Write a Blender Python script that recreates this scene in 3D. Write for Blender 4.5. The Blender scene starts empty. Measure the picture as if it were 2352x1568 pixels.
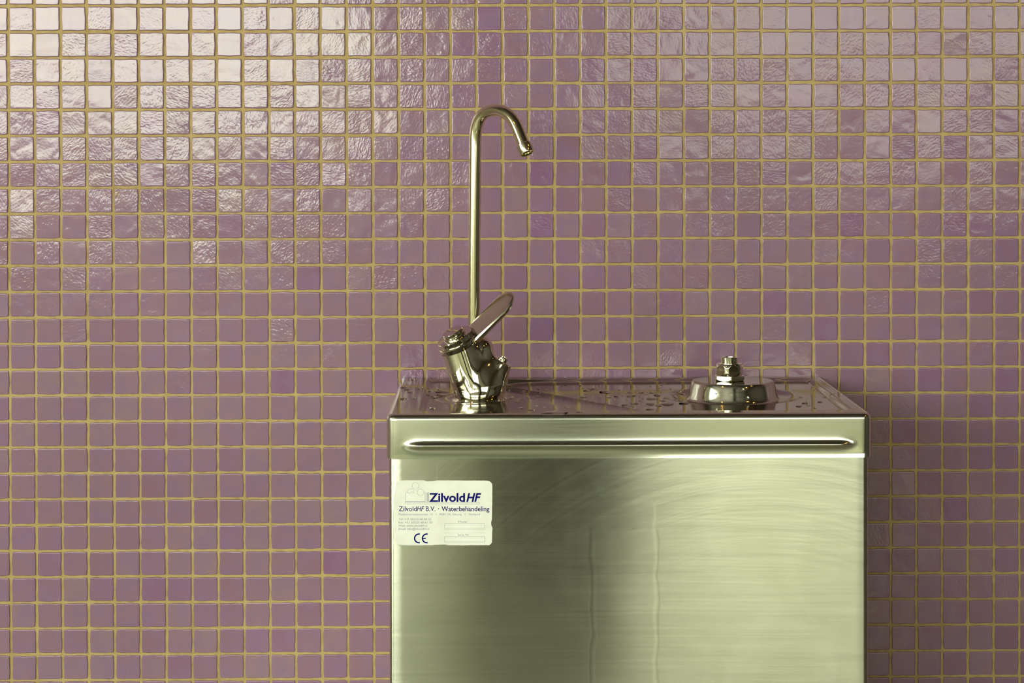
import bpy, math, random
import numpy as np
from mathutils import Vector, Matrix
random.seed(7); rng = np.random.default_rng(11)
C = bpy.context.scene.collection
S = bpy.context.scene

# ------------------------------------------------------------------ camera
W, H, F = 2352, 1568, 5130.0
CAM = np.array([0.0, -2.1544, 1.18520])
YAW, PITCH, ROLL, SH = -0.00972, -0.01075, -0.00204, -422.5
GX0, GZ0, PITCHM = -0.46335, 1.30873, 0.025       # mosaic grid origin, pitch
ZT = 0.95                                          # top plane of the fountain
FX0, FX1, FD, LIDH = -0.0877, 0.3203, 0.2839, 0.0374
def _axes():
    cy, sy = math.cos(YAW), math.sin(YAW); cp, sp = math.cos(PITCH), math.sin(PITCH); cr, sr = math.cos(ROLL), math.sin(ROLL)
    fwd = np.array([-sy*cp, cy*cp, sp]); right = np.array([cy, sy, 0.0]); up = np.cross(right, fwd)
    return right*cr + up*sr, -right*sr + up*cr, fwd
RI, UP, FW = _axes()
def ray(px, py):
    return FW + RI*((px-W/2)/F) - UP*((py-H/2-SH)/F)
def uy(px, py, y):
    d = ray(px, py); t = (y-CAM[1])/d[1]; return CAM + d*t
def uz(px, py, z):
    d = ray(px, py); t = (z-CAM[2])/d[2]; return CAM + d*t

cam_d = bpy.data.cameras.new('camera'); cam = bpy.data.objects.new('camera', cam_d); C.objects.link(cam)
cam_d.sensor_width = 36; cam_d.lens = F*36/W; cam_d.shift_y = SH/W; cam_d.clip_start = 0.05; cam_d.clip_end = 60
M = Matrix(((RI[0], UP[0], -FW[0], CAM[0]), (RI[1], UP[1], -FW[1], CAM[1]), (RI[2], UP[2], -FW[2], CAM[2]), (0, 0, 0, 1)))
cam.matrix_world = M
S.camera = cam

# ------------------------------------------------------------------ helpers
def mesh(name, verts, faces, mat, parent=None, smooth=True, sharp=None, mats=None, fmat=None):
    me = bpy.data.meshes.new(name)
    me.from_pydata([tuple(map(float, v)) for v in verts], [], [tuple(int(i) for i in f) for f in faces])
    me.validate(); me.update()
    if smooth: me.polygons.foreach_set('use_smooth', [True]*len(me.polygons))
    o = bpy.data.objects.new(name, me)
    if mats:
        for m in mats: me.materials.append(m)
        me.polygons.foreach_set('material_index', fmat)
    else: me.materials.append(mat)
    C.objects.link(o)
    if sharp is not None and smooth:
        me.set_sharp_from_angle(angle=math.radians(sharp))
    if parent is not None: o.parent = parent
    return o
def quads(nu, nv, wrap_u=False, wrap_v=False, base=0, flip=False):
    f = []
    for i in range(nu if wrap_u else nu-1):
        for j in range(nv if wrap_v else nv-1):
            a = i*nv+j; b = ((i+1) % nu)*nv+j; c = ((i+1) % nu)*nv+(j+1) % nv; d = i*nv+(j+1) % nv
            q = (a+base, b+base, c+base, d+base)
            f.append(q[::-1] if flip else q)
    return f
def frame(axis, ref=(0, 0, 1)):
    a = np.array(axis, float); a /= np.linalg.norm(a)
    r = np.array(ref, float)
    if abs(a@r) > .95: r = np.array([1., 0, 0])
    u = np.cross(r, a); u /= np.linalg.norm(u); v = np.cross(a, u)
    return u, v, a
def lathe(profile, origin, axis, n=96, mod=None):
    """profile: list of (r, h) along the axis; closed by the caller with r=0"""
    u, v, a = frame(axis); o = np.array(origin, float)
    vs = []
    for i in range(n):
        t = 2*math.pi*i/n
        for (r, h) in profile:
            rr = r if mod is None else mod(r, h, t)
            vs.append(o + u*rr*math.cos(t) + v*rr*math.sin(t) + a*h)
    return vs, quads(n, len(profile), wrap_u=True)
def tube(points, radii, n=40, caps=True):
    P = np.array(points, float); N = len(P)
    T = np.gradient(P, axis=0); T /= np.linalg.norm(T, axis=1)[:, None]
    u, v, _ = frame(T[0], (0, 1, 0)); vs = []; U = u
    for i in range(N):
        U = U - T[i]*(U@T[i]); U /= np.linalg.norm(U); V = np.cross(T[i], U)
        for k in range(n):
            t = 2*math.pi*k/n; vs.append(P[i] + radii[i]*(U*math.cos(t)+V*math.sin(t)))
    return vs, quads(N, n, wrap_v=True)
def box(x0, x1, y0, y1, z0, z1):
    v = [(x, y, z) for x in (x0, x1) for y in (y0, y1) for z in (z0, z1)]
    f = [(0, 1, 3, 2), (4, 6, 7, 5), (0, 4, 5, 1), (2, 3, 7, 6), (0, 2, 6, 4), (1, 5, 7, 3)]
    return v, f
def merge(*parts):
    V = []; Fc = []
    for v, f in parts:
        b = len(V); V += list(v); Fc += [tuple(i+b for i in q) for q in f]
    return V, Fc
def sstep(a, b, x):
    t = np.clip((x-a)/(b-a), 0, 1); return t*t*(3-2*t)
def thing(name, label, cat, loc):
    o = bpy.data.objects.new(name, None); C.objects.link(o); o.location = loc
    o.empty_display_size = .05
    o['label'] = label; o['category'] = cat; return o
def adopt(root, *obs):
    for o in obs:
        o.parent = root; o.matrix_parent_inverse = Matrix.Translation(root.location).inverted()

# ------------------------------------------------------------------ materials
def mat(name, col, rough=.5, metal=0., **kw):
    m = bpy.data.materials.new(name); m.use_nodes = True; b = m.node_tree.nodes['Principled BSDF']
    b.inputs['Base Color'].default_value = (*col, 1); b.inputs['Roughness'].default_value = rough; b.inputs['Metallic'].default_value = metal
    for k, v in kw.items(): b.inputs[k.replace('_', ' ')].default_value = v
    return m
class G:
    def __init__(s, m): s.m = m; s.t = m.node_tree; s.b = s.t.nodes['Principled BSDF']
    def n(s, typ, ins=None, **at):
        nd = s.t.nodes.new(typ)
        for k, v in at.items(): setattr(nd, k, v)
        for k, v in (ins or {}).items():
            if hasattr(v, 'is_output'): s.t.links.new(v, nd.inputs[k])
            else: nd.inputs[k].default_value = v
        return nd
    def ma(s, op, a, b=None, c=None, clamp=False):
        ins = {0: a}
        if b is not None: ins[1] = b
        if c is not None: ins[2] = c
        nd = s.n('ShaderNodeMath', ins, operation=op); nd.use_clamp = clamp; return nd.outputs[0]
    def vm(s, op, a, b=None):
        ins = {0: a}
        if b is not None: ins[1] = b
        return s.n('ShaderNodeVectorMath', ins, operation=op).outputs[0]
    def ramp(s, fac, stops, interp='LINEAR'):
        nd = s.n('ShaderNodeValToRGB', {0: fac}); cr = nd.color_ramp; cr.interpolation = interp
        while len(cr.elements) < len(stops): cr.elements.new(.5)
        for e, (p, c) in zip(cr.elements, stops): e.position = p; e.color = (*c, 1) if len(c) == 3 else c
        return nd.outputs[0]
    def mapr(s, v, a, b, c, d, smooth=False):
        nd = s.n('ShaderNodeMapRange', {0: v, 1: a, 2: b, 3: c, 4: d})
        if smooth: nd.interpolation_type = 'SMOOTHSTEP'
        return nd.outputs[0]
    def link(s, o, inp): s.t.links.new(o, s.b.inputs[inp])
    def lo(s, a, b): s.t.links.new(a, b)

# glazed purple mosaic
def tile_material():
    m = mat('purple_glazed_mosaic', (.2, .11, .17), .125); g = G(m)
    pos = g.n('ShaderNodeTexCoord').outputs['Object']
    sep = g.n('ShaderNodeSeparateXYZ', {0: pos})
    ix = g.ma('FLOOR', g.ma('DIVIDE', g.ma('SUBTRACT', sep.outputs[0], GX0), PITCHM))
    iz = g.ma('FLOOR', g.ma('DIVIDE', g.ma('SUBTRACT', sep.outputs[2], GZ0), PITCHM))
    idv = g.n('ShaderNodeCombineXYZ', {0: ix, 1: 3.7, 2: iz}).outputs[0]
    wn = g.n('ShaderNodeTexWhiteNoise', {0: idv}, noise_dimensions='3D')
    rnd, rc = wn.outputs[0], wn.outputs[1]
    rs = g.n('ShaderNodeSeparateColor', {0: rc})
    # hue per tile + soft cloud inside each tile
    base = g.ramp(rnd, [(0, (.225, .117, .175)), (.3, (.25, .143, .188)), (.55, (.235, .124, .202)), (.8, (.256, .158, .190)), (1, (.215, .098, .196))])
    off = g.vm('ADD', pos, g.vm('MULTIPLY', rc, (5., 5., 5.)))
    cl = g.n('ShaderNodeTexNoise', {'Vector': off, 'Scale': 55., 'Detail': 2.}).outputs[0]
    mx = g.n('ShaderNodeMix', {0: g.mapr(cl, .35, .75, 0, .8), 6: base, 7: (.225, .130, .235, 1)}, data_type='RGBA')
    wide = g.n('ShaderNodeTexNoise', {'Vector': pos, 'Scale': 3.2, 'Detail': 1.}).outputs[0]
    hs = g.n('ShaderNodeHueSaturation', {'Value': g.mapr(wide, .3, .7, .90, 1.08), 'Color': mx.outputs[2]})
    # small rust-brown fleck of dirt on one tile
    fl_ = uy(268.5, 446, 0.); fd_ = g.n('ShaderNodeVectorMath', {0: g.vm('MULTIPLY', g.vm('SUBTRACT', pos, tuple(float(t) for t in fl_)), (1., 0., .7))}, operation='LENGTH').outputs['Value']
    fm = g.n('ShaderNodeMix', {0: g.mapr(fd_, .0012, .0022, 1, 0), 6: hs.outputs[0], 7: (.22, .12, .04, 1)}, data_type='RGBA')
    g.link(fm.outputs[2], 'Base Color')
    # hammered glaze: rotated, stretched ripples differing tile by tile
    ang = g.ma('MULTIPLY', rs.outputs[0], 3.1)
    rot = g.n('ShaderNodeVectorRotate', {'Vector': off, 'Angle': ang}, rotation_type='Y_AXIS').outputs[0]
    st = g.vm('MULTIPLY', rot, (1., 1., 1.7))
    n1 = g.n('ShaderNodeTexNoise', {'Vector': st, 'Scale': 330., 'Detail': 1.6, 'Roughness': .5, 'Distortion': .15}).outputs[0]
    n2 = g.n('ShaderNodeTexNoise', {'Vector': off, 'Scale': 60., 'Detail': 1., 'Distortion': .4}).outputs[0]
    n3 = g.n('ShaderNodeTexNoise', {'Vector': off, 'Scale': 420., 'Detail': 2.}).outputs[0]
    amp = g.mapr(rs.outputs[1], 0, 1, .25, 1.1)
    hgt = g.ma('ADD', g.ma('MULTIPLY', g.ma('MULTIPLY', n1, amp), .000150), g.ma('MULTIPLY', n2, .00034))
    hgt = g.ma('ADD', hgt, g.ma('MULTIPLY', n3, .00002))
    bp = g.n('ShaderNodeBump', {'Strength': 1., 'Distance': 1., 'Height': hgt})
    g.link(bp.outputs[0], 'Normal')
    g.b.inputs['IOR'].default_value = 1.56
    g.b.inputs['Specular Tint'].default_value = (1, .985, .95, 1)
    return m
def grout_material():
    m = mat('ochre_grout', (.36, .27, .09), .85); g = G(m)
    pos = g.n('ShaderNodeTexCoord').outputs['Object']
    n = g.n('ShaderNodeTexNoise', {'Vector': pos, 'Scale': 120., 'Detail': 4.}).outputs[0]
    w = g.n('ShaderNodeTexNoise', {'Vector': pos, 'Scale': 9., 'Detail': 2.}).outputs[0]
    c = g.ramp(g.ma('ADD', g.ma('MULTIPLY', n, .6), g.ma('MULTIPLY', w, .4)), [(.3, (.30, .20, .080)), (.5, (.41, .298, .120)), (.7, (.48, .365, .165))])
    g.link(c, 'Base Color')
    b = g.n('ShaderNodeBump', {'Strength': .5, 'Distance': .0006, 'Height': n}); g.link(b.outputs[0], 'Normal')
    return m
STEELC = (.70, .71, .60)
def brushed_steel(name='brushed_steel', rough=.205, panel=True):
    m = mat(name, STEELC, rough, 1.); g = G(m)
    pos = g.n('ShaderNodeTexCoord').outputs['Object']
    st = g.vm('MULTIPLY', pos, (3., 3., 900.))
    warp = g.n('ShaderNodeTexNoise', {'Vector': pos, 'Scale': 5., 'Detail': 1.})
    stw = g.vm('ADD', st, g.vm('MULTIPLY', warp.outputs[1], (0, 0, 14.)))
    br = g.n('ShaderNodeTexNoise', {'Vector': stw, 'Scale': 1., 'Detail': 4., 'Roughness': .7}).outputs[0]
    st2 = g.vm('MULTIPLY', pos, (9., 9., 260.))
    br2 = g.n('ShaderNodeTexNoise', {'Vector': st2, 'Scale': 1., 'Detail': 3.}).outputs[0]
    # smears and old drips
    vert = g.vm('MULTIPLY', pos, (70., 70., 2.2))
    dr = g.n('ShaderNodeTexNoise', {'Vector': vert, 'Scale': 1., 'Detail': 3.}).outputs[0]
    sm = g.n('ShaderNodeTexNoise', {'Vector': pos, 'Scale': 14., 'Detail': 4., 'Distortion': 1.2}).outputs[0]
    r = g.ma('ADD', rough-.05, g.ma('MULTIPLY', br, .06))
    r = g.ma('ADD', r, g.mapr(sm, .4, .8, 0, .03)); r = g.ma('ADD', r, g.mapr(dr, .58, .85, 0, .02))
    g.link(r, 'Roughness')
    col = g.ramp(br, [(.25, tuple(c*.93 for c in STEELC)), (.75, tuple(min(1, c*1.05) for c in STEELC))])
    sp_ = g.n('ShaderNodeSeparateXYZ', {0: pos}); wob = g.ma('MULTIPLY', g.ma('SUBTRACT', g.n('ShaderNodeTexNoise', {'Vector': pos, 'Scale': 38., 'Detail': 4.}).outputs[0], .5), .009)
    val = g.mapr(g.ma('ADD', g.ma('MULTIPLY', sm, .45), g.ma('MULTIPLY', br2, .55)), .35, .7, .91, 1.05)
    # dried drip marks running down the panel
    for px_, y0_, wd, amt in ((1505, 1150, .0024, .12), (1513, 1210, .0013, -.13), (1357, 1205, .0018, -.18), (1366, 1225, .0008, .16), (1352, 1330, .0008, .12), (1003, 1058, .0007, .2)):
        x_ = float(uy(px_, 1300, -FD)[0]); z_ = float(uy(px_, y0_, -FD)[2])
        dd = g.ma('ABSOLUTE', g.ma('SUBTRACT', g.ma('ADD', sp_.outputs[0], wob), x_))
        mk = g.ma('MULTIPLY', g.mapr(dd, 0, wd, 1, 0, True), g.mapr(sp_.outputs[2], z_-.006, z_, 1, 0, True))
        if px_ == 1003: mk = g.ma('MULTIPLY', mk, g.mapr(sp_.outputs[2], z_-.02, z_-.014, 0, 1))
        val = g.ma('ADD', val, g.ma('MULTIPLY', mk, amt))
    # wide wiping scratches: concentric arcs
    av = g.vm('SUBTRACT', pos, tuple(float(t) for t in uy(1750, 1900, -FD)))
    rad = g.n('ShaderNodeVectorMath', {0: av}, operation='LENGTH').outputs['Value']
    arc_ = g.n('ShaderNodeTexNoise', {'Vector': g.n('ShaderNodeCombineXYZ', {0: g.ma('MULTIPLY', rad, 420.), 1: g.ma('MULTIPLY', sp_.outputs[0], 5.), 2: 0.}).outputs[0], 'Scale': 1., 'Detail': 3.}).outputs[0]
    val = g.ma('ADD', val, g.ma('MULTIPLY', g.ma('SUBTRACT', arc_, .5), g.mapr(sp_.outputs[2], .80, .88, .06, .5)))
    hs = g.n('ShaderNodeHueSaturation', {'Value': val, 'Color': col}).outputs[0]
    g.link(hs, 'Base Color')
    tg = g.n('ShaderNodeTangent', direction_type='RADIAL', axis='Z'); g.link(tg.outputs[0], 'Tangent')
    g.b.inputs['Anisotropic'].default_value = 1.
    g.b.inputs['Anisotropic Rotation'].default_value = ANROT
    wav = g.n('ShaderNodeTexNoise', {'Vector': g.vm('MULTIPLY', pos, (1., 1., .6)), 'Scale': 4.5, 'Detail': .5}).outputs[0]
    h = g.ma('ADD', g.ma('MULTIPLY', br, .000006), g.ma('MULTIPLY', wav, .0028))
    b = g.n('ShaderNodeBump', {'Strength': 1., 'Distance': 1., 'Height': h}); g.link(b.outputs[0], 'Normal')
    return m
ANROT = 0.25
def satin_steel(name, rough, wave=.0006, scale=9.):
    m = mat(name, STEELC, rough, 1.); g = G(m)
    pos = g.n('ShaderNodeTexCoord').outputs['Object']
    w = g.n('ShaderNodeTexNoise', {'Vector': pos, 'Scale': scale, 'Detail': 1.}).outputs[0]
    f = g.n('ShaderNodeTexNoise', {'Vector': g.vm('MULTIPLY', pos, (20., 20., 700.)), 'Scale': 1., 'Detail': 3.}).outputs[0]
    g.link(g.ma('ADD', rough-.03, g.ma('MULTIPLY', f, .06)), 'Roughness')
    b = g.n('ShaderNodeBump', {'Strength': 1., 'Distance': 1., 'Height': g.ma('MULTIPLY', w, wave)}); g.link(b.outputs[0], 'Normal')
    return m
TILE = tile_material(); GROUT = grout_material()
PANEL = brushed_steel(); LIDM = satin_steel('satin_steel_rim', .165, .0007, 7.); TOPM = satin_steel('polished_steel_top', .10, .00025, 14.); TOPM.node_tree.nodes['Principled BSDF'].inputs['Specular Tint'].default_value = (.66, .62, .58, 1)
CHROME = mat('polished_chrome', (.72, .69, .54), .06, 1.)
SPOUTM = mat('satin_chrome', (.78, .72, .50), .12, 1.)
DARKM = mat('dark_hole', (.02, .018, .012), .5, .3)
def emit(name, col, e):
    m = mat(name, (.02, .02, .02), .4); b = m.node_tree.nodes['Principled BSDF']
    b.inputs['Emission Color'].default_value = (*col, 1); b.inputs['Emission Strength'].default_value = e; return m

# ------------------------------------------------------------------ the tiled wall
RX0, RX1, RY1, RZ1 = -3.4, 2.9, -5.0, 2.75
def tiled_wall():
    tw = PITCHM-.0020
    s = np.array([-1, -.988, -.968, -.944, -.90, -.45, 0, .45, .90, .944, .968, .988, 1.])*.5
    n = len(s); U, V = np.meshgrid(s, s, indexing='ij')
    def prof(t):
        e = 0.5-np.abs(t); return np.sqrt(np.clip(1-(1-np.clip(e/.026, 0, 1))**2, 0, 1))
    Hh = prof(U)*prof(V)
    i0, i1 = -14, 56; j0, j1 = -34, 14      # columns, rows of fine tiles (z = GZ0 + j*pitch)
    ii, jj = np.meshgrid(np.arange(i0, i1), np.arange(j0, j1), indexing='ij'); ii = ii.ravel(); jj = jj.ravel(); N = len(ii)
    ox = rng.normal(0, .00016, N); oz = rng.normal(0, .00016, N); rot = rng.normal(0, .006, N)
    tx = rng.normal(0, .007, N); tz = rng.normal(0, .0085, N); sx = 1+rng.normal(0, .006, N); sz = 1+rng.normal(0, .008, N)
    # slow drift of the mosaic sheets
    cx = GX0+(ii+.5)*PITCHM+ox; cz = GZ0+(jj+.5)*PITCHM+oz
    # wobble of outline
    ph = rng.uniform(0, 6.28, (N, 4))
    X = U[None]*tw*sx[:, None, None]; Z = V[None]*tw*sz[:, None, None]
    rad = np.maximum(np.abs(U), np.abs(V))*2
    corner = 1-.045*np.clip((np.abs(U)*2)**8*(np.abs(V)*2)**8, 0, 1)
    wob = .00018
    Xw = X*corner+wob*rad*np.sin(V[None]*9+ph[:, 0, None, None])*np.sign(U) + .0001*np.sin(V[None]*21+ph[:, 1, None, None])*rad
    Zw = Z*corner+wob*rad*np.sin(U[None]*9+ph[:, 2, None, None])*np.sign(V) + .0001*np.sin(U[None]*21+ph[:, 3, None, None])*rad
    c, sn = np.cos(rot)[:, None, None], np.sin(rot)[:, None, None]
    Xr = Xw*c-Zw*sn+cx[:, None, None]; Zr = Xw*sn+Zw*c+cz[:, None, None]
    Y = -(Hh[None]*.0016)+(X*tx[:, None, None]+Z*tz[:, None, None])*Hh[None]+.0006
    verts = np.stack([Xr, Y, Zr], -1).reshape(-1, 3)
    q = np.array(quads(n, n)); faces = (q[None]+(np.arange(N)*n*n)[:, None, None]).reshape(-1, 4)
    # coarse tiles further out
    k = np.array([-1, -.93, .93, 1.])*.5; Uc, Vc = np.meshgrid(k, k, indexing='ij'); Hc = (np.minimum(1-2*np.abs(Uc), 1-2*np.abs(Vc)) > .01)*1.0
    I0, I1 = int((RX0-GX0)/PITCHM)+1, int((RX1-GX0)/PITCHM)-1; J0, J1 = int((0-GZ0)/PITCHM)+1, int((RZ1-GZ0)/PITCHM)-1
    a, b = np.meshgrid(np.arange(I0, I1), np.arange(J0, J1), indexing='ij'); a = a.ravel(); b = b.ravel()
    keep = ~((a >= i0) & (a < i1) & (b >= j0) & (b < j1)); a = a[keep]; b = b[keep]; N2 = len(a)
    t2 = rng.normal(0, .006, (2, N2))
    Xc = (GX0+(a+.5)*PITCHM)[:, None, None]+Uc*tw; Zc = (GZ0+(b+.5)*PITCHM)[:, None, None]+Vc*tw
    Yc = -Hc*.0022+.0006+(Uc*tw*t2[0][:, None, None]+Vc*tw*t2[1][:, None, None])*Hc
    v2 = np.stack([Xc, Yc, Zc], -1).reshape(-1, 3); q2 = np.array(quads(4, 4)); f2 = (q2[None]+(np.arange(N2)*16)[:, None, None]+len(verts)).reshape(-1, 4)
    g0 = len(verts)+len(v2)
    gv = np.array([(RX0, 0, 0), (RX1, 0, 0), (RX1, 0, RZ1), (RX0, 0, RZ1), (RX0, .12, 0), (RX1, .12, 0), (RX1, .12, RZ1), (RX0, .12, RZ1)], float)
    gf = np.array([(0, 1, 2, 3), (5, 4, 7, 6), (4, 0, 3, 7), (1, 5, 6, 2), (3, 2, 6, 7), (4, 5, 1, 0)])+g0
    allv = np.concatenate([verts, v2, gv]); allf = np.concatenate([faces, f2, gf])
    me = bpy.data.meshes.new('wall_back')
    me.vertices.add(len(allv)); me.vertices.foreach_set('co', allv.ravel())
    me.loops.add(len(allf)*4); me.loops.foreach_set('vertex_index', allf.ravel().astype(np.int32))
    me.polygons.add(len(allf)); me.polygons.foreach_set('loop_start', np.arange(len(allf), dtype=np.int32)*4)
    mi = np.zeros(len(allf), dtype=np.int32); mi[-6:] = 1
    sm = np.ones(len(allf), dtype=bool); sm[-6:] = False; sm[len(faces):len(faces)+len(f2)] = False
    me.materials.append(TILE); me.materials.append(GROUT)
    me.polygons.foreach_set('material_index', mi); me.polygons.foreach_set('use_smooth', sm)
    me.update(calc_edges=True); me.validate()
    o = bpy.data.objects.new('wall_back', me); C.objects.link(o); o['kind'] = 'structure'; return o
tiled_wall()

# ------------------------------------------------------------------ the rest of the room (seen in the reflections)
def struct(name, vf, m, smooth=False):
    o = mesh(name, vf[0], vf[1], m, smooth=smooth); o['kind'] = 'structure'; return o
PLASTER = mat('pale_plaster', (.56, .56, .42), .8); WOOD = mat('dark_stained_panelling', (.025, .014, .006), .5)
FLOORM = mat('brown_stone_floor', (.25, .25, .165), .45); CEILM = mat('dark_timber_ceiling', (.045, .030, .018), .7)
FRAMEM = mat('dark_window_frame', (.05, .04, .03), .5); ADDCOLM = mat('added_dark_column', (.03, .035, .022), .6)
LIGHTC = (.95, 1.0, .84)
struct('floor', box(RX0, RX1, RY1, 0, -.1, 0), FLOORM)
struct('ceiling', box(RX0, RX1, RY1, 0, RZ1, RZ1+.1), CEILM)
def wall_with_holes(name, axis, pos, th, a0, a1, z0, z1, holes, m):
    parts = []
    xs = sorted({a0, a1, *[h[0] for h in holes], *[h[1] for h in holes]})
    for p, q in zip(xs[:-1], xs[1:]):
        hs = [h for h in holes if h[0] <= p+1e-6 and h[1] >= q-1e-6]; z = z0
        for h in sorted(hs, key=lambda h: h[2]):
            if h[2] > z: parts.append((p, q, z, h[2]))
            z = h[3]
        if z < z1: parts.append((p, q, z, z1))
    out = []
    for p, q, zz0, zz1 in parts:
        out.append(box(p, q, pos, pos+th, zz0, zz1) if axis == 'y' else box(pos, pos+th, p, q, zz0, zz1))
    return struct(name, merge(*out), m)
WA = (-3.0, -.36, 1.13, 2.45); WB = (.36, 2.3, 1.16, 2.3)
wall_with_holes('wall_front', 'y', RY1-.15, .15, RX0, RX1, 0, RZ1, [WA, WB], PLASTER)
struct('wall_right', box(RX1, RX1+.12, RY1, 0, 0, RZ1), WOOD)
WL = (-4.4, -1.5, .95, 2.5)
wall_with_holes('wall_left', 'x', RX0-.12, .12, RY1, 0, 0, RZ1, [WL], PLASTER)
def window(idx, axis, pos, w, e, nm):
    m = emit('daylit_frosted_pane_%d' % idx, LIGHTC, e)
    a0, a1, z0, z1 = w; f = .04
    if axis == 'y': bx = lambda p, q, r, s, d0, d1: box(p, q, pos+d0, pos+d1, r, s)
    else: bx = lambda p, q, r, s, d0, d1: box(pos+d0, pos+d1, p, q, r, s)
    parts = [bx(a0, a1, z0, z0+f, -.03, .03), bx(a0, a1, z1-f, z1, -.03, .03), bx(a0, a0+f, z0+f, z1-f, -.03, .03), bx(a1-f, a1, z0+f, z1-f, -.03, .03)]
    for k in range(1, nm+1):
        c = a0+(a1-a0)*k/(nm+1); parts.append(bx(c-.02, c+.02, z0+f, z1-f, -.03, .03))
    fr = struct('window_%d' % idx, merge(*parts), FRAMEM)
    v, fc = bx(a0+f, a1-f, z0+f, z1-f, -.012, -.006)
    p = mesh('pane', v, fc, m, fr, smooth=False)
    return fr
window(1, 'y', RY1-.06, WA, 14.5, 2)
window(2, 'y', RY1-.06, WB, 5.2, 1)
window(3, 'x', RX0-.06, WL, 15., 2)
struct('added_column', box(-.02, .30, -3.65, -3.3, 0, RZ1), ADDCOLM).name = 'added_dark_1'  # unseen dark column, added to put a dark band into the reflections

struct('added_floor_sheet', box(-1.0, -.03, RY1+.05, -2.9, -.001, .0015), mat('added_dark_green_sheet', (.05, .07, .03), .5)).name = 'added_dark_2'  # unseen dark sheet, added to darken the reflection in the panel's left side

# ------------------------------------------------------------------ drinking fountain
fx = (FX0+FX1)/2
fountain = thing('drinking_fountain', 'stainless steel drinking fountain cabinet with wet basin top against purple mosaic wall', 'drinking fountain', (fx, -FD/2, 0))
def uoutline(x0, x1, yf, r, nseg=14, ns=30, nf=160, yb=-.0022):
    """left side (back to front), front, right side: points with outward normals"""
    P = []; N = []
    for t in np.linspace(0, 1, ns)[:-1]: P.append((x0, yb+(yf+r-yb)*t)); N.append((-1, 0))
    for t in np.linspace(0, math.pi/2, nseg)[:-1]: P.append((x0+r-r*math.cos(t), yf+r-r*math.sin(t))); N.append((-math.cos(t), -math.sin(t)))
    for t in np.linspace(0, 1, nf)[:-1]: P.append((x0+r+(x1-x0-2*r)*t, yf)); N.append((0, -1))
    for t in np.linspace(0, math.pi/2, nseg)[:-1]: P.append((x1-r+r*math.sin(t), yf+r-r*math.cos(t))); N.append((math.sin(t), -math.cos(t)))
    for t in np.linspace(0, 1, ns): P.append((x1, yf+r+(yb-yf-r)*t)); N.append((1, 0))
    return np.array(P), np.array(N)
# rim (folded edge of the top) -----------------------------------------
P, Nn = uoutline(FX0, FX1, -FD, .0075)
bead0, bead1 = uy(922, 1025, -FD)[0], uy(1968, 1025, -FD)[0]
zbead = uy(1400, 1022, -FD)[2]; ZB = ZT-LIDH
RE = .0050
prof = []
for t in np.linspace(0, math.pi/2, 12): prof.append((-RE+RE*math.sin(t), ZT-RE+RE*math.cos(t)))
zz = np.concatenate([np.linspace(ZT-RE, zbead+.008, 18)[1:], np.linspace(zbead+.008, zbead-.008, 46)[1:], np.linspace(zbead-.008, ZB, 12)[1:]])
for z in zz: prof.append((0., z))
vs = []
for p, nn in zip(P, Nn):
    front = max(0., -nn[1])**4
    for k, (d, z) in enumerate(prof):
        u = (ZT-RE-z)/(LIDH-RE)
        if z <= ZT-RE+1e-9:
            tap = float(sstep(bead0, bead0+.016, p[0])*(1-sstep(bead1-.016, bead1, p[0]))) if front > .5 else 0.
            q = (z-zbead)/.0023
            d = d + (.0020*math.exp(-q*q)+.0006*math.exp(-q*q/6))*tap                   # pressed bead
            d = d + .0003*math.sin(u*math.pi)*front             # slight belly
            lip = max(0., (zbead-.0075-z)/(zbead-.0075-ZB)); d = d+.00055*lip*front*(.1+.9*float(sstep(.05, .16, p[0])))
        vs.append((p[0]+nn[0]*d, p[1]+nn[1]*d, z))
# underside fold
npf = len(prof)
vs2 = []
for i, (p, nn) in enumerate(zip(P, Nn)):
    row = vs[i*npf:(i+1)*npf]; last = row[-1]
    row = row+[(last[0]-nn[0]*.0009, last[1]-nn[1]*.0009, ZB-.0002), (p[0]-nn[0]*.0022, p[1]-nn[1]*.0022, ZB+.0004), (p[0]-nn[0]*.0022, p[1]-nn[1]*.0022, ZB+.012)]
    vs2 += row
rim = mesh('rim', vs2, quads(len(P), npf+3, flip=True), LIDM, sharp=50)
# top plate with basin ---------------------------------------------------
BOSS = (float(uy(1683, 890, -.121)[0]), -.121); TAP = (float(uy(1099, 921, -.155)[0]), -.155); TAPZ = ZT-.0035
bl, br_, bf, bb = FX0+.026, FX1-.0115, -FD+.021, -.0105
def rrect(x, y, x0, x1, y0, y1, r):
    cx, cy = (x0+x1)/2, (y0+y1)/2; qx = np.abs(x-cx)-(x1-x0)/2+r; qy = np.abs(y-cy)-(y1-y0)/2+r
    return np.minimum(np.maximum(qx, qy), 0)+np.hypot(np.maximum(qx, 0), np.maximum(qy, 0))-r
zf = ZT-.006
A1, A2 = uz(1160, 885, zf), uz(1490, 942, zf); B1, B2 = uz(1150, 913, zf), uz(1270, 942, zf)
def sd(x, y, p, q):
    d = (q-p)[:2]; d = d/np.linalg.norm(d); return (x-p[0])*d[1]-(y-p[1])*d[0]
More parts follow.
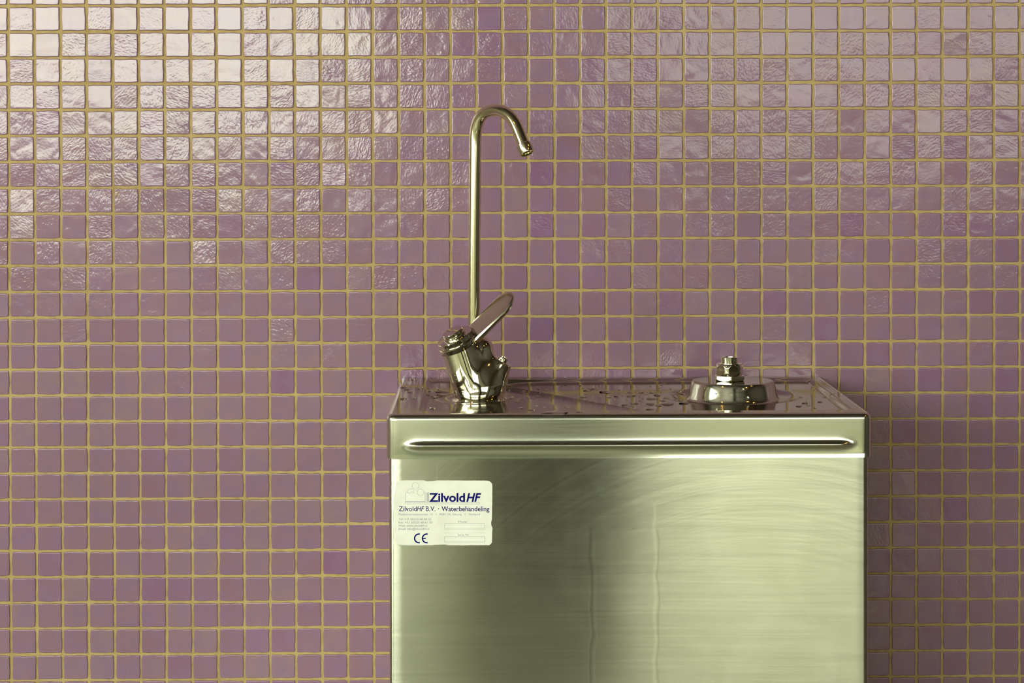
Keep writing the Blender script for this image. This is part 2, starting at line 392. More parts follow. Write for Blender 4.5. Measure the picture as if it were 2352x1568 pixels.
def top_h(x, y):
    d = rrect(x, y, bl, br_, bf, bb, .011)
    rec = 1-sstep(-.0062, 0.0, d)
    a = sd(x, y, A1, A2); b = sd(x, y, B1, B2)      # >0 on the right/front side
    if float(sd(np.array(B2[0]), np.array(B2[1]), A1, A2)) > 0: a = -a; b = -b
    # a>0 : behind line A ; b<0 : in front of line B
    s = np.clip(-b/(np.abs(a)+np.abs(b)+1e-6), 0, 1)
    s = np.where(b > 0, 0., s); s = np.where(a > 0, 1., s) if False else s
    fan = np.where((a < 0) & (b > 0), b/(b-a+1e-9), np.where(a >= 0, 1., 0.))
    fa = np.clip(a, 0, 1)/(np.clip(a, 0, 1)+np.abs(bb-y)*.7+.004)
    floor = -.0010-.0058*fan+np.where(fan >= 1, .0036*fa, 0.)
    wt = sstep(TAP[0]-.004, TAP[0]+.03, x); floor = -.0022*(1-wt)+floor*wt
    rB = np.hypot(x-BOSS[0], y-BOSS[1]); rT = np.hypot(x-TAP[0], y-TAP[1])
    h = rec*floor
    h = h-.0024*(1-sstep(.044, .066, rB))*rec
    cone = 1-sstep(.0365, .0425, rB)
    h = h*(1-cone)+.0096*cone
    ring = np.exp(-((rB-.049)/.004)**2)*.0006
    t2 = 1-sstep(.023, .036, rT)
    h = h-ring*rec*0+0
    h = h*(1-t2)+(TAPZ-ZT)*t2
    rd = np.exp(-((rT-.040)/.004)**2)*.0008*rec
    h = h-rd
    return h
nx, ny = 520, 360
gx = np.linspace(FX0+RE, FX1-RE, nx); gy = np.linspace(-FD+RE, -.0022, ny)
X, Y = np.meshgrid(gx, gy, indexing='ij')
# pull the plate's front corners in to the rim's corner radius
r = .0075-RE
for sx_, xc in ((-1, gx[0]+r), (1, gx[-1]-r)):
    m_ = ((X-xc)*sx_ > 0) & (Y < gy[0]+r); dx = (X-xc)*sx_; dy = (gy[0]+r-Y)
    l = np.maximum(np.maximum(dx, dy), 1e-9); hyp = np.maximum(np.hypot(dx, dy), 1e-9)
    X = np.where(m_, xc+sx_*dx*l/hyp, X); Y = np.where(m_, gy[0]+r-dy*l/hyp, Y)
Z = ZT+top_h(X, Y)
top = mesh('basin_top', np.stack([X, Y, Z], -1).reshape(-1, 3), quads(nx, ny), TOPM)
# cabinet body ------------------------------------------------------------
cx0 = float(uy(893.5, 1250, -FD)[0]); cx1 = float(uy(1996.5, 1250, -FD)[0]); inset = .0022
P, Nn = uoutline(cx0, cx1, -FD+inset, .0048, nseg=12, ns=10, nf=60)
zs = [ZB+.03, ZB+.02, ZB, .6, .3, .1, .08]
vs = [(p[0], p[1], z) for p in P for z in zs]
body = mesh('cabinet_body', vs, quads(len(P), len(zs), flip=True), PANEL, sharp=40)
P2, N2 = uoutline(cx0+.02, cx1-.02, -FD+.04, .004, nseg=6, ns=6, nf=20)
plinth = mesh('plinth', [(p[0], p[1], z) for p in P2 for z in (.085, .0)], quads(len(P2), 2, flip=True), mat('dark_plinth', (.03, .03, .03), .6))

# ------------------------------------------------------------------ sticker on the front panel
YF = -FD+inset
def sp(px, py, off=0.): return uy(px, py, YF-off)
def ragged():
    tl = []; R = lambda a: random.uniform(-a, a)
    pts = [(915, 1104), (930, 1103), (952, 1102.5), (975, 1103), (980, 1105), (996, 1104.5), (1003, 1103), (1030, 1103), (1075, 1103.5), (1118, 1103.5),
           (1125, 1105), (1130, 1110), (1131, 1120), (1130.5, 1150), (1130, 1192), (1128, 1199), (1128.5, 1206), (1131, 1212), (1130, 1235), (1130, 1246), (1124, 1251.5),
           (1095, 1251.5), (1060, 1252), (1030, 1251.5), (1020, 1250), (990, 1251.5), (950, 1252), (925, 1251.5), (915, 1250), (907, 1243), (905.5, 1235), (907, 1228),
           (904.5, 1215), (905, 1200), (903.5, 1180), (905, 1160), (904, 1142), (906.5, 1132), (908, 1115), (910, 1107)]
    out = []
    for i, p in enumerate(pts):
        q = pts[(i+1) % len(pts)]; L = math.dist(p, q); n = max(1, int(L/4))
        for k in range(n): out.append((p[0]+(q[0]-p[0])*k/n+R(.25), p[1]+(q[1]-p[1])*k/n+R(.25)))
    return out
paper = mat('cream_sticker_paper', (.80, .81, .74), .55)
g = G(paper); pn = g.n('ShaderNodeTexNoise', {'Vector': g.n('ShaderNodeTexCoord').outputs['Object'], 'Scale': 60., 'Detail': 4.}).outputs[0]
g.link(g.ramp(pn, [(.3, (.76, .77, .69)), (.6, (.83, .84, .77))]), 'Base Color')
out = ragged(); n = len(out)
vf = [sp(x, y, .00018) for x, y in out]; vb = [sp(x, y, -.0003) for x, y in out]
cen = sp(1018, 1178, .00020)
fs = [(i, n+i, n+(i+1) % n, (i+1) % n) for i in range(n)]+[(i, (i+1) % n, 2*n) for i in range(n)]
sticker = mesh('sticker', vf+vb+[cen], fs, paper, smooth=False); sticker['label'] = 'cream paper sticker with dark blue printing'
INK = mat('navy_ink', (.004, .004, .13), .8, Specular_IOR_Level=.1); GREY = mat('thin_grey_blue_ink', (.26, .28, .36), .5)
segs = []   # printed text chunks
def text_mesh(body, x0, x1, base, cap, bold=0., shear=0.):
    c = bpy.data.curves.new('print', 'FONT'); c.body = body; c.size = 1; c.offset = bold; c.shear = shear; c.resolution_u = 3; c.fill_mode = 'FRONT'
    c.space_character = 1.0
    o = bpy.data.objects.new('print', c); C.objects.link(o); dg = bpy.context.evaluated_depsgraph_get()
    me = bpy.data.meshes.new_from_object(o.evaluated_get(dg)); V = np.array([v.co[:] for v in me.vertices]); Fc = [tuple(p.vertices) for p in me.polygons]
    c.body = 'H'; bpy.context.view_layer.update(); dg = bpy.context.evaluated_depsgraph_get()
    mh = bpy.data.meshes.new_from_object(o.evaluated_get(dg)); ch = max(v.co[1] for v in mh.vertices)-min(v.co[1] for v in mh.vertices)
    bpy.data.objects.remove(o); bpy.data.curves.remove(c); bpy.data.meshes.remove(me); bpy.data.meshes.remove(mh)
    a, b = V[:, 0].min(), V[:, 0].max()
    return [tuple(sp(x0+(v[0]-a)/(b-a)*(x1-x0), base-v[1]/ch*cap, .00030)) for v in V], Fc
def stroke(pts, w, closed=False, off=.00030):
    pts = [np.array(p, float) for p in pts]; n = len(pts); L = []; Rr = []
    for i, p in enumerate(pts):
        a = pts[i-1] if (i > 0 or closed) else p; b = pts[(i+1) % n] if (i < n-1 or closed) else p
        d = b-a; d = d/(np.linalg.norm(d)+1e-9); q = np.array([-d[1], d[0]])*w/2; L.append(p+q); Rr.append(p-q)
    V = [tuple(sp(*p, off)) for p in L]+[tuple(sp(*p, off)) for p in Rr]
    return V, [(i, (i+1) % n, n+(i+1) % n, n+i) for i in range(n if closed else n-1)]
def rect(x0, y0, x1, y1, w):
    return merge(stroke([(x0, y0), (x1, y0)], w), stroke([(x1, y0), (x1, y1)], w), stroke([(x1, y1), (x0, y1)], w), stroke([(x0, y1), (x0, y0)], w))
def arc(cx, cy, r, a0, a1, w, n=40, ry=None):
    ry = ry or r
    return stroke([(cx+r*math.cos(math.radians(a0+(a1-a0)*k/n)), cy-ry*math.sin(math.radians(a0+(a1-a0)*k/n))) for k in range(n+1)], w)
bigt = merge(text_mesh('Zilvold', 985.5, 1068, 1151.5, 20.5, .028), text_mesh('HF', 1071, 1105, 1151.5, 20.5, .03, .25))
midt = merge(text_mesh('Zilvold', 916, 957, 1173.5, 11.3, .004), text_mesh('HF', 957.5, 974.5, 1173.5, 11.3, .008, .25), text_mesh('B.V.', 978, 1000, 1173.5, 11.3, .004),
             text_mesh('\u00b7', 1006, 1008.3, 1173.5, 11.3, .01), text_mesh('Waterbehandeling', 1014, 1124, 1173.5, 11.3, .010))
ce = merge(arc(962.5, 1236, 10.3, 80, 280, 3.2, ry=10.0), arc(980.5, 1236, 10.3, 80, 280, 3.2, ry=10.0), stroke([(970.5, 1236), (978, 1236)], 2.8))
navy = mesh('printed_lettering', *merge(bigt, midt, ce), INK, smooth=False)
small = merge(text_mesh('Flubbertsmatenstraat 15', 915.5, 994, 1182.8, 4.3), text_mesh('\u2022', 1000.5, 1003, 1182.8, 4.3), text_mesh('8081 HL Elburg', 1009, 1060, 1182.8, 4.3),
              text_mesh('\u2022', 1067, 1069.4, 1182.8, 4.3), text_mesh('Holland', 1077, 1102, 1182.8, 4.3),
              text_mesh('Tel: +31 (0)525 68 68 22', 915.5, 990, 1194, 4.6), text_mesh('Fax: +31 (0)525 68 61 33', 915.5, 992.5, 1201.6, 4.6),
              text_mesh('Web: www.zilvoldhf.nl', 915.5, 981, 1209, 4.6), text_mesh('Email: info@zilvoldhf.nl', 915.5, 986, 1216.5, 4.6),
              text_mesh('Model', 1052.5, 1072.5, 1199.8, 4.2), text_mesh('Serie Nr', 1051.5, 1077.5, 1230, 4.2))
logo = merge(rect(931.5, 1153.5, 1101.5, 1157, .55), rect(1021, 1202.3, 1113.5, 1214.3, .6), rect(1021, 1232.3, 1113.5, 1244.3, .6),
             stroke([(931.5, 1153), (931.5, 1131), (934, 1129.5), (938, 1132), (941, 1132.5), (944, 1130), (946, 1129), (949, 1132), (951, 1132.5)], .55),
             stroke([(976.5, 1153), (976.5, 1131), (973.5, 1129)], .55), arc(943, 1129.5, 7.3, -10, 185, .5), arc(954.5, 1115.5, 7.8, -60, 265, .5, 50), arc(966, 1130.3, 7.7, -220, 140, .5, 60),
             stroke([(931.5, 1151.6), (976.5, 1151.6)], 1.0), stroke([(979.8, 1131), (979.8, 1152)], .5), stroke([(981.6, 1131), (981.6, 1152)], .8), stroke([(983.8, 1131), (983.8, 1152)], 1.4))
greyp = mesh('fine_print', *merge(small, logo), GREY, smooth=False)
adopt(fountain, rim, top, body, plinth, sticker)
adopt(sticker, navy, greyp)

# ------------------------------------------------------------------ tap (bottle filler) on the left of the basin
MM = .001
to = np.array([TAP[0], TAP[1], TAPZ]); K = 1/5130*(CAM[1]*-1+TAP[1])   # metres per pixel at the tap
def tl(px, py, dy=0.): p = uy(px, py, TAP[1]+dy*MM); return (p-to)/MM
tap = thing('tap', 'chrome push-lever tap with tall swan-neck spout on the fountain top', 'tap', tuple(to))
def sdf_cone(p, a, b, ra, rb):
    a = np.array(a, float); b = np.array(b, float); ba = b-a; L2 = ba@ba
    t = np.clip(((p-a)@ba)/L2, 0, 1); return np.linalg.norm(p-a-t[:, None]*ba, axis=1)-(ra+(rb-ra)*t)
def sdf_cyl(p, a, b, ra, rb, rd=1.2):
    a = np.array(a, float); b = np.array(b, float); ba = b-a; L = np.linalg.norm(ba); ba = ba/L
    h = (p-a)@ba; r = np.linalg.norm(p-a-h[:, None]*ba, axis=1); t = np.clip(h/L, 0, 1)
    dx = (r-(ra+(rb-ra)*t))*math.cos(math.atan2(abs(rb-ra), L))+rd; dy = np.maximum(-h, h-L)+rd
    return np.minimum(np.maximum(dx, dy), 0)+np.hypot(np.maximum(dx, 0), np.maximum(dy, 0))-rd
def smin(a, b, k):
    h = np.clip(.5+.5*(b-a)/k, 0, 1); return b*(1-h)+a*h-k*h*(1-h)
ax = np.array([-.43, -.25, .87]); ax /= np.linalg.norm(ax)
ringc = tl(1055, 793)
dB = np.array([.42, -.12, .90]); dB /= np.linalg.norm(dB)
shc = tl(1153.5, 829)
def body_sdf(p):
    A = sdf_cyl(p, (0, 0, -4), ringc, 17.8, 17.6, 1.0)
    B = sdf_cyl(p, (3.5, 0, -4), shc, 14.5, 9.3, 1.6)
    N_ = sdf_cyl(p, (0, 0, 0.), (0, 0, 6), 18.3, 18.6, 1.0)
    Bk = sdf_cyl(p, (-3.8, 11, 4), (-3.8, 16, 54), 10, 9, 1.0)
    Lr = sdf_cone(p, ringc+np.array([21., 0, -1]), ringc+np.array([8., 0, -20]), 6.3, 9)
    d = smin(A, B, 11.); d = smin(d, N_, 5.); d = smin(d, Bk, 5.); Lq = sdf_cone(p, ringc+np.array([5., 0, -5]), ringc+np.array([19., 0, -2.5]), 10, 6.8)
    Wb = sdf_cone(p, (3.5, .5, 45), (6, 1.5, 14), 7.4, 16.4)
    d = smin(d, Lr, 9.); d = smin(d, Lq, 8.); d = smin(d, Wb, 10.)
    return np.maximum(d, -(p[:, 2]-.2))
def spherical(sdf, cen, nu=220, nv=160, rmax=75):
    th = np.linspace(0, 2*math.pi, nu, endpoint=False); ph = np.linspace(.0, math.pi, nv)
    T, Pp = np.meshgrid(th, ph, indexing='ij'); d = np.stack([np.sin(Pp)*np.cos(T), np.sin(Pp)*np.sin(T), np.cos(Pp)], -1).reshape(-1, 3)
    cen = np.array(cen, float); t = np.full(len(d), float(rmax))
    for _ in range(160):
        v = sdf(cen+d*t[:, None]); t = np.maximum(t-v*.7, .5)
    return cen+d*t[:, None], quads(nu, nv, wrap_u=True, flip=True)
Vb, Fb = spherical(body_sdf, (-2, 0, 22))
w2 = lambda V: [tuple(to+np.array(v)*MM) for v in V]
tbody = mesh('valve_body', w2(Vb), Fb, CHROME, sharp=55)
fl = lathe([(0, -.6), (23, -.6), (23.6, 0), (23.2, .9), (21.5, 1.3), (19.6, 1.5), (18.4, 2.1), (0, 2.1)], (0, 0, 0), (0, 0, 1))
flange = mesh('base_flange', w2(fl[0]), fl[1], CHROME, sharp=35)
# cap with rings
def rr(r0, h0, r1, h1): return [(r0, h0), (r1, h1)]
cp = lathe([(0, -1), (17.2, -1), (18.2, -.3), (18.4, .5), (18.4, 4.4), (17.8, 5.0), (16.4, 5.1), (16.2, 5.4), (16.2, 6.2), (16.9, 6.4), (17.0, 9.6), (16.5, 10.2), (11, 10.3), (0, 10.3)], ringc, ax, 120)
cap = mesh('cap_ring', w2(cp[0]), cp[1], CHROME, sharp=32)
bt = lathe([(0, 9.8), (10.6, 9.8), (10.8, 10.2), (10.6, 11.6), (9.6, 11.9), (9.6, 14.6), (9.1, 15.2), (0, 15.3)], ringc, ax, 96)
button = mesh('push_button', w2(bt[0]), bt[1], CHROME, sharp=32)
# lever paddle
def lever():
    root = ringc+ax*2.6+np.array([3., 3, -.5]); tip = tl(1180, 676, -9)
    L = np.linalg.norm(tip-root); u = (tip-root)/L
    side = np.array([-u[2], 0, u[0]]); side /= np.linalg.norm(side)
    n_ = side*.86+np.array([0, -1, 0])*.52; n_ -= u*(n_@u); n_ /= np.linalg.norm(n_); w_ = np.cross(u, n_)
    if w_[1] > 0: w_ = -w_
    V = []; NS, NC = 70, 100; S_ = []
    for i in range(NS):
        s = i/(NS-1); s = 1-(1-s)**1.6; S_.append(s)
        hw = 10.6+2.2*math.sin(min(1, s*1.15)*math.pi*.55); e = max(0, (s-.74)/.26); hw *= math.sqrt(max(0., 1-e*e))
        th = (4.9-1.9*s)*(1 if e < .5 else math.sqrt(max(0., 1-((e-.5)/.5)**2*.96)))
        if i == NS-1: hw = th = .01
        lift = -5.5*(1-s)**3 + 1.2*s*s
        c = root+u*(L*s)+n_*(lift*.6)
        for k in range(NC):
            t = 2*math.pi*k/NC; ct, st = math.cos(t), math.sin(t)
            # section: rounded back edge, flat top, crisp front edge, side face, rounded underside
            f = k/NC; tb = th*.9+3.5*(1-s)**3; tt = th*.9
            if f < .5:
                q = -1+2*(f/.5); q = math.copysign(1-(1-abs(q))**1.6, q)
                xx = q*hw; zz_ = tt*((1-min(1, -q)**2.6)**(1/2.6) if q < 0 else 1-.14*q*q)
            elif f < .66:
                q = (f-.5)/.16; xx = hw*(1+.16*min(q/.25, 1)-.14*max(0, q-.25)**2); zz_ = tt*.86-(tt*.26)*min(q/.25, 1)-(tt*.60+tb*.55)*max(0, (q-.25)/.75)
            else:
                q = (f-.66)/.34; an = math.pi*q; xx = -hw*.05*(q) + hw*.90*math.cos(an) if q < .98 else -hw*.97; zz_ = -tb*.55-tb*.45*math.sin(an)+(tb*.55*q**3)
            V.append(c+w_*xx+n_*zz_)
    cap0 = len(V); V.append(root)
    Fq = quads(NS, NC, wrap_v=True)+[(cap0, (k+1) % NC, k) for k in range(NC)]
    return V, Fq
Vl, Fl = lever()
lev = mesh('lever', w2(Vl), Fl, mat('satin_chrome_lever', (.72, .68, .54), .20, 1.), sharp=42)
# small slotted screw on the right shoulder
sc1 = lathe([(0, -1), (5.4, -1), (5.6, 0), (5.2, .7), (4.0, .8), (4.0, 3.4), (3.6, 3.9), (2.2, 3.9), (2.0, 2.4), (0, 2.4)], shc, dB, 48,
            mod=lambda r_, h, t: r_*(1-.10*(abs(math.sin(3*t)) > .93)*(h > .75)))
screw = mesh('adjusting_screw', w2(sc1[0]), sc1[1], CHROME, sharp=30)
# swan-neck spout
AZ = math.radians(44)
dirx = np.array([math.cos(AZ), -math.sin(AZ), 0.])
base = tl(1091.3, 330, 17); base[1] = 17.
def spout_pts():
    # outline of the bend as seen: pixel x across and pixel y, spread along the swivelled plane
    px = [(1088.6, 850), (1088.7, 760), (1089.2, 640), (1090.1, 520), (1090.9, 420), (1091.4, 345), (1091.6, 318), (1093.2, 297), (1098.2, 279), (1106.5, 265.5), (1118, 257), (1131, 253.2), (1144, 253), (1156.5, 256.5),
          (1168, 264), (1177.6, 275), (1184.8, 287), (1190.5, 301), (1196.5, 316), (1202.5, 331)]
    pts = []
    for k_, (x, y) in enumerate(px):
        d = 17.
        for _ in range(8):
            p = (uy(x, y, TAP[1]+d*MM)-to)/MM
            lat = p[0]-base[0] if k_ > 6 else 0.
            d = 17.-max(0., lat)*math.tan(AZ)
        pts.append(p)
    return np.array(pts)
def catmull(P_, n=10):
    out_ = []
    Q = np.vstack([2*P_[0]-P_[1], P_, 2*P_[-1]-P_[-2]])
    for i in range(1, len(Q)-2):
        for k in range(n):
            t = k/n; a, b, c_, d = Q[i-1], Q[i], Q[i+1], Q[i+2]
            out_.append(.5*((2*b)+(-a+c_)*t+(2*a-5*b+4*c_-d)*t*t+(-a+3*b-3*c_+d)*t**3))
    out_.append(P_[-1]); return np.array(out_)
SP = catmull(spout_pts(), 10)
for _ in range(30):
    SP[1:-1] = SP[1:-1]*.5+(SP[:-2]+SP[2:])*.25
Vs, Fs = tube(SP, [5.55]*len(SP), 48)
spout = mesh('spout', w2(Vs), Fs, SPOUTM)
dt = SP[-1]-SP[-4]; dt /= np.linalg.norm(dt)
noz = lathe([(0, -.3), (5.3, -.3), (5.35, .2), (6.6, .3), (6.9, .7), (7.0, 8.8), (6.7, 9.4), (5.7, 9.5), (5.4, 9.2), (5.3, 6.0), (3.5, 6.0), (3.2, 7.2), (0, 7.2)], SP[-1], dt, 72)
nozzle = mesh('nozzle', w2(noz[0]), noz[1], SPOUTM, sharp=35)
hole = lathe([(0, 7.3), (2.9, 7.3), (3.0, 7.6), (1.6, 7.7), (1.4, 7.3), (0, 7.35)], SP[-1], dt, 40)
insert = mesh('outlet_insert', w2(hole[0]), hole[1], DARKM)
adopt(tap, tbody, flange, cap, button, lev, screw, spout)
adopt(spout, nozzle); adopt(nozzle, insert)
nozzle.parent = tap; insert.parent = tap
for o_ in (nozzle, insert): o_.matrix_parent_inverse = Matrix.Translation(tap.location).inverted()
insert.parent = nozzle; insert.matrix_parent_inverse = Matrix.Identity(4)

# ------------------------------------------------------------------ bubbler on the raised boss
bo = np.array([float(uy(1675.5, 875, BOSS[1])[0]), BOSS[1], ZT+.0096])
bub = thing('bubbler', 'small chrome bubbler jet with hexagonal nuts on the raised boss', 'bubbler', tuple(bo))
w3 = lambda V: [tuple(bo+np.array(v)*np.array([MM, MM, MM*.89])) for v in V]
def hexnut(R_sph, apothem, z0, z1, zc, az, rcorner, nu=240, nv=120, zsq=1.0):
    th = np.linspace(0, 2*math.pi, nu, endpoint=False); ph = np.linspace(0, math.pi, nv); T, Pp = np.meshgrid(th, ph, indexing='ij')
    d = np.stack([np.sin(Pp)*np.cos(T), np.sin(Pp)*np.sin(T), np.cos(Pp)], -1).reshape(-1, 3)
    den = np.sqrt(d[:, 0]**2+d[:, 1]**2+(d[:, 2]/zsq)**2)
    t = R_sph/den
    for k in range(6):
        a = math.radians(az+60*k); c_ = d[:, 0]*math.cos(a)+d[:, 1]*math.sin(a); t = np.where(c_ > 1e-6, np.minimum(t, apothem/np.maximum(c_, 1e-6)), t)
    up = (z1-zc)/np.maximum(d[:, 2], 1e-6); dn = (zc-z0)/np.maximum(-d[:, 2], 1e-6)
    t = np.where(d[:, 2] > 0, np.minimum(t, up), np.minimum(t, dn))
    t = np.minimum(t, rcorner/np.maximum(np.hypot(d[:, 0], d[:, 1]), 1e-6))
    return d*t[:, None]+np.array([0, 0, zc]), quads(nu, nv, wrap_u=True, flip=True)
n1v, n1f = hexnut(15.6, 12.9, 0, 5.4, 4.9, -90-29, 14.7, zsq=.52)
nut = mesh('lock_nut', w3(n1v), n1f, CHROME, sharp=25)
n2v, n2f = hexnut(12.85, 11.65, 4.8, 17.6, 11.2, -90+13, 12.6, zsq=1.0)
head = mesh('nozzle_head', w3(n2v), n2f, CHROME, sharp=25)
wsh = lathe([(0, 4.6), (10.2, 4.6), (10.4, 5.0), (10.2, 6.2), (0, 6.2)], (0, 0, 0), (0, 0, 1)); col = mesh('collar', w3(wsh[0]), wsh[1], CHROME, sharp=30)
tc = lathe([(0, 16.5), (9.2, 16.5), (9.2, 17.8), (7.9, 18.0), (7.9, 23.6), (7.5, 24.1), (5.6, 24.2), (5.2, 23.8), (4.6, 20), (0, 20)], (0, 0, 0), (0, 0, 1)); tip = mesh('outlet_tube', w3(tc[0]), tc[1], CHROME, sharp=30)
adopt(bub, nut, head, col, tip)

# ------------------------------------------------------------------ water drops
WATER = mat('clear_water', (1, 1, 1), 0., 0., IOR=1.33); WATER.node_tree.nodes['Principled BSDF'].inputs['Transmission Weight'].default_value = 1
def drops():
    lst = [(949, 871.5, 9), (927, 890, 14), (934, 894, 18), (944, 900, 14), (963, 893, 14), (968, 889, 8), (926, 916, 18), (951, 915.5, 14), (984, 892, 6), (990, 899, 14), (983, 907, 12), (996, 911, 14), (1000, 914, 12), (987, 919, 5),
           (994, 938, 14), (1017, 900, 22), (1015, 908, 20), (1009, 895, 10), (1170, 897, 5), (1168, 906, 10), (1203, 899, 9), (1234, 911, 14), (1236, 893, 12), (1254, 895.5, 5), (1297, 880.5, 12), (1292, 886, 8), (1290, 866, 12),
           (1333, 885, 9), (1340, 891.5, 10), (1348, 897, 14), (1359, 893, 16), (1370, 893, 6), (1338, 912, 20), (1363, 911, 4), (1366, 924, 10), (1302, 936, 8), (1306, 933, 6), (1262, 915, 5), (1188, 922, 7), (1175, 913, 6), (1197, 937, 8), (1232, 933, 9), (1220, 942, 12),
           (1272, 948, 46), (1330, 947, 14), (1367, 945, 14), (1388, 900, 26), (1397, 876, 8), (1396, 903, 9), (1420, 896, 5), (1415, 902, 6), (1416, 910, 11), (1399, 912, 13), (1430, 908, 5), (1447, 901, 9), (1444, 910, 12), (1457, 908.5, 16), (1469, 911, 6),
           (1473, 901.5, 14), (1485, 904.5, 8), (1496, 902, 12), (1510, 907.5, 20), (1490, 910.5, 6), (1520, 900, 8), (1516, 891, 5), (1519, 884, 6), (1526, 880.5, 6), (1512, 896, 6), (1497, 916, 18), (1523, 920, 15), (1530, 914.5, 10), (1537, 916, 6), (1546, 906, 8),
           (1548, 910.5, 8), (1553, 914, 9), (1566, 903, 12), (1554, 921, 5), (1568, 918.5, 6), (1459, 926.5, 16), (1434, 930, 15), (1448, 932, 5), (1495, 928, 26), (1532, 928.5, 26), (1515, 931.5, 11), (1572, 926, 26), (1493, 940, 12), (1509, 940, 6), (1483, 931, 5),
           (1456, 934, 5), (1400, 945, 10), (1423, 895.5, 4), (1493, 887, 6), (1411, 918, 5), (1394, 925, 6), (1835, 933, 14), (1848, 926, 12), (1857, 931, 8), (1884, 923, 10), (1912, 908, 9), (1870, 895, 6), (1872, 937, 8), (1840, 912, 8), (1893, 912, 7), (1855, 922, 7),
           (1205, 905, 4), (1241, 903, 4), (1226, 916, 5), (1160, 915, 9), (1146, 914, 6), (1250, 935, 6), (1318, 918, 5), (1345, 905, 4), (1380, 915, 5), (1440, 918, 5), (1470, 921, 5), (1551, 897, 4), (1540, 893, 5), (1560, 899, 5), (1502, 922, 5), (1477, 915, 4)]
    V = []; Fc = []
    def one(c, ax_, ay_, hh, n_=(0, 0, 1), rot=0., lobes=.18):
        base_ = len(V); u, v, a = frame(n_); NR, NT = 6, 20; p1, p2 = random.uniform(0, 6.28), random.uniform(0, 6.28); c = np.array(c, float)
        for i in range(NR+1):
            rr_ = math.sin(i/NR*math.pi/2); zz_ = math.cos(i/NR*math.pi/2)*hh
            for k in range(NT):
                t = 2*math.pi*k/NT; m_ = 1+lobes*math.sin(2*t+p1)+lobes*.7*math.sin(3*t+p2)
                x_, y_ = ax_*rr_*m_*math.cos(t), ay_*rr_*m_*math.sin(t)
                w_ = c+u*(x_*math.cos(rot)-y_*math.sin(rot))+v*(x_*math.sin(rot)+y_*math.cos(rot))
                if n_ == (0, 0, 1): V.append((w_[0], w_[1], None, zz_))
                else: V.append(tuple(w_+a*(zz_+.0005)))
        Fc.extend([tuple(i+base_ for i in q) for q in quads(NR+1, NT, wrap_v=True)])
        Fc.append(tuple(base_+k for k in range(NT)))
    for px, py, wpx in lst:
        p = uz(px, py, ZT-.005)
        for _ in range(6):
            h_ = float(top_h(np.array(p[0]), np.array(p[1]))); p = uz(px, py, ZT+h_)
        if not (FX0+.004 < p[0] < FX1-.004 and -FD+.006 < p[1] < -.006): continue
        a_ = wpx*K/2; one(p, a_, a_*random.uniform(.7, 1.5), min(.0013, .0005+a_*.16), rot=random.uniform(-.5, .5))
    # beads clinging to the front slope of the boss
    for px, py, wpx in ((1645, 902, 6), (1715, 915, 11), (1706, 895, 6)):
        y_ = BOSS[1]-.039; p = uy(px, py, y_)
        for _ in range(12):
            h_ = ZT+float(top_h(np.array(p[0]), np.array(y_))); y_ += np.clip((p[2]-h_)*.4, -.003, .003); p = uy(px, py, y_)
        e_ = 1e-4; gx_ = float(top_h(np.array(p[0]+e_), np.array(y_))-top_h(np.array(p[0]-e_), np.array(y_)))/(2*e_); gy_ = float(top_h(np.array(p[0]), np.array(y_+e_))-top_h(np.array(p[0]), np.array(y_-e_)))/(2*e_)
        one(p, wpx*K/2, wpx*K/2, .0011, n_=(-gx_, -gy_, 1.), lobes=.05)
    idx = [i for i, q in enumerate(V) if len(q) == 4]
    qx = np.array([V[i][0] for i in idx]); qy = np.array([V[i][1] for i in idx]); hz = ZT+top_h(qx, qy)
    for i, x_, y_, z_ in zip(idx, qx, qy, hz): V[i] = (x_, y_, float(z_)+.00016+V[i][3])
    o = mesh('water_drops', V, Fc, WATER)
    o['label'] = 'scattered clear water drops lying on the steel basin top'; o['category'] = 'water drops'; o['kind'] = 'stuff'
drops()

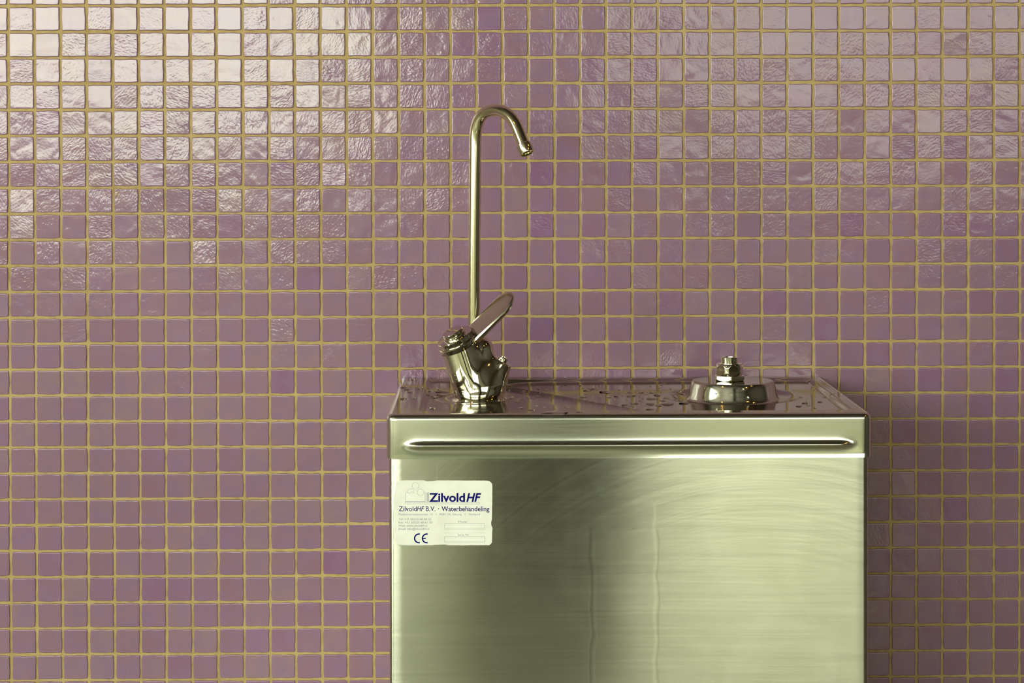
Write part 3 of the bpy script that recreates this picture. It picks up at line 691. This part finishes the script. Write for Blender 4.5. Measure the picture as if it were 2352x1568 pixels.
# ------------------------------------------------------------------ small warm ceiling lamps over the right of the room
def lamp(x, y, lab):
    v, f = lathe([(0, -.012), (.055, -.012), (.06, -.004), (.06, .0), (0, 0)], (x, y, RZ1), (0, 0, 1), 32)
    o = mesh('ceiling_lamp', v, f, mat('lamp_housing', (.3, .25, .2), .4), smooth=False)
    v, f = lathe([(0, -.014), (.045, -.014), (.047, -.0125), (0, -.0125)], (x, y, RZ1), (0, 0, 1), 32)
    mesh('lamp_glass', v, f, emit('warm_lamp', (1, .50, .12), 120.), o, smooth=False)
    o['label'] = lab; o['category'] = 'lamp'; o['group'] = 'warm ceiling lamps'
for x, y in ((1.9, -1.2), (1.9, -2.6), (-1.2, -2.0)):
    lamp(x, y, 'small round warm ceiling lamp recessed in the dark ceiling')

def added_spot(x, y, p):  # unseen spots, added to brighten what the steel panel and rim mirror
    v, f = lathe([(0, -.02), (.05, -.02), (.09, -.03), (.095, -.02), (.095, 0), (0, 0)], (x, y, RZ1), (0, 0, 1), 40)
    o = mesh('added_spot_housing', v, f, bpy.data.materials['lamp_housing'], smooth=False)
    l = bpy.data.lights.new('added_spot_beam', 'SPOT'); l.energy = p; l.spot_size = math.radians(25); l.spot_blend = .5; l.color = (.97, 1, .86); l.shadow_soft_size = .04
    lo = bpy.data.objects.new('added_spot_beam', l); C.objects.link(lo); lo.location = (x, y, RZ1-.035); lo.parent = o
    o['label'] = 'unseen spotlight added to brighten the floor and wall mirrored in the steel'; o['category'] = 'lamp'; o['group'] = 'added unseen spotlights'
added_spot(.78, -3.2, 500.); added_spot(.76, -4.2, 1350.); added_spot(.80, -4.80, 1000.); added_spot(-.50, -4.82, 1150.)

# ------------------------------------------------------------------ world, view
w = bpy.data.worlds.new('world'); S.world = w; w.use_nodes = True
w.node_tree.nodes['Background'].inputs[0].default_value = (.8, .85, .7, 1); w.node_tree.nodes['Background'].inputs[1].default_value = .5
S.view_settings.view_transform = 'Standard'; S.view_settings.look = 'None'; S.view_settings.gamma = 1; S.view_settings.use_curve_mapping = False
S.view_settings.exposure = -0.14
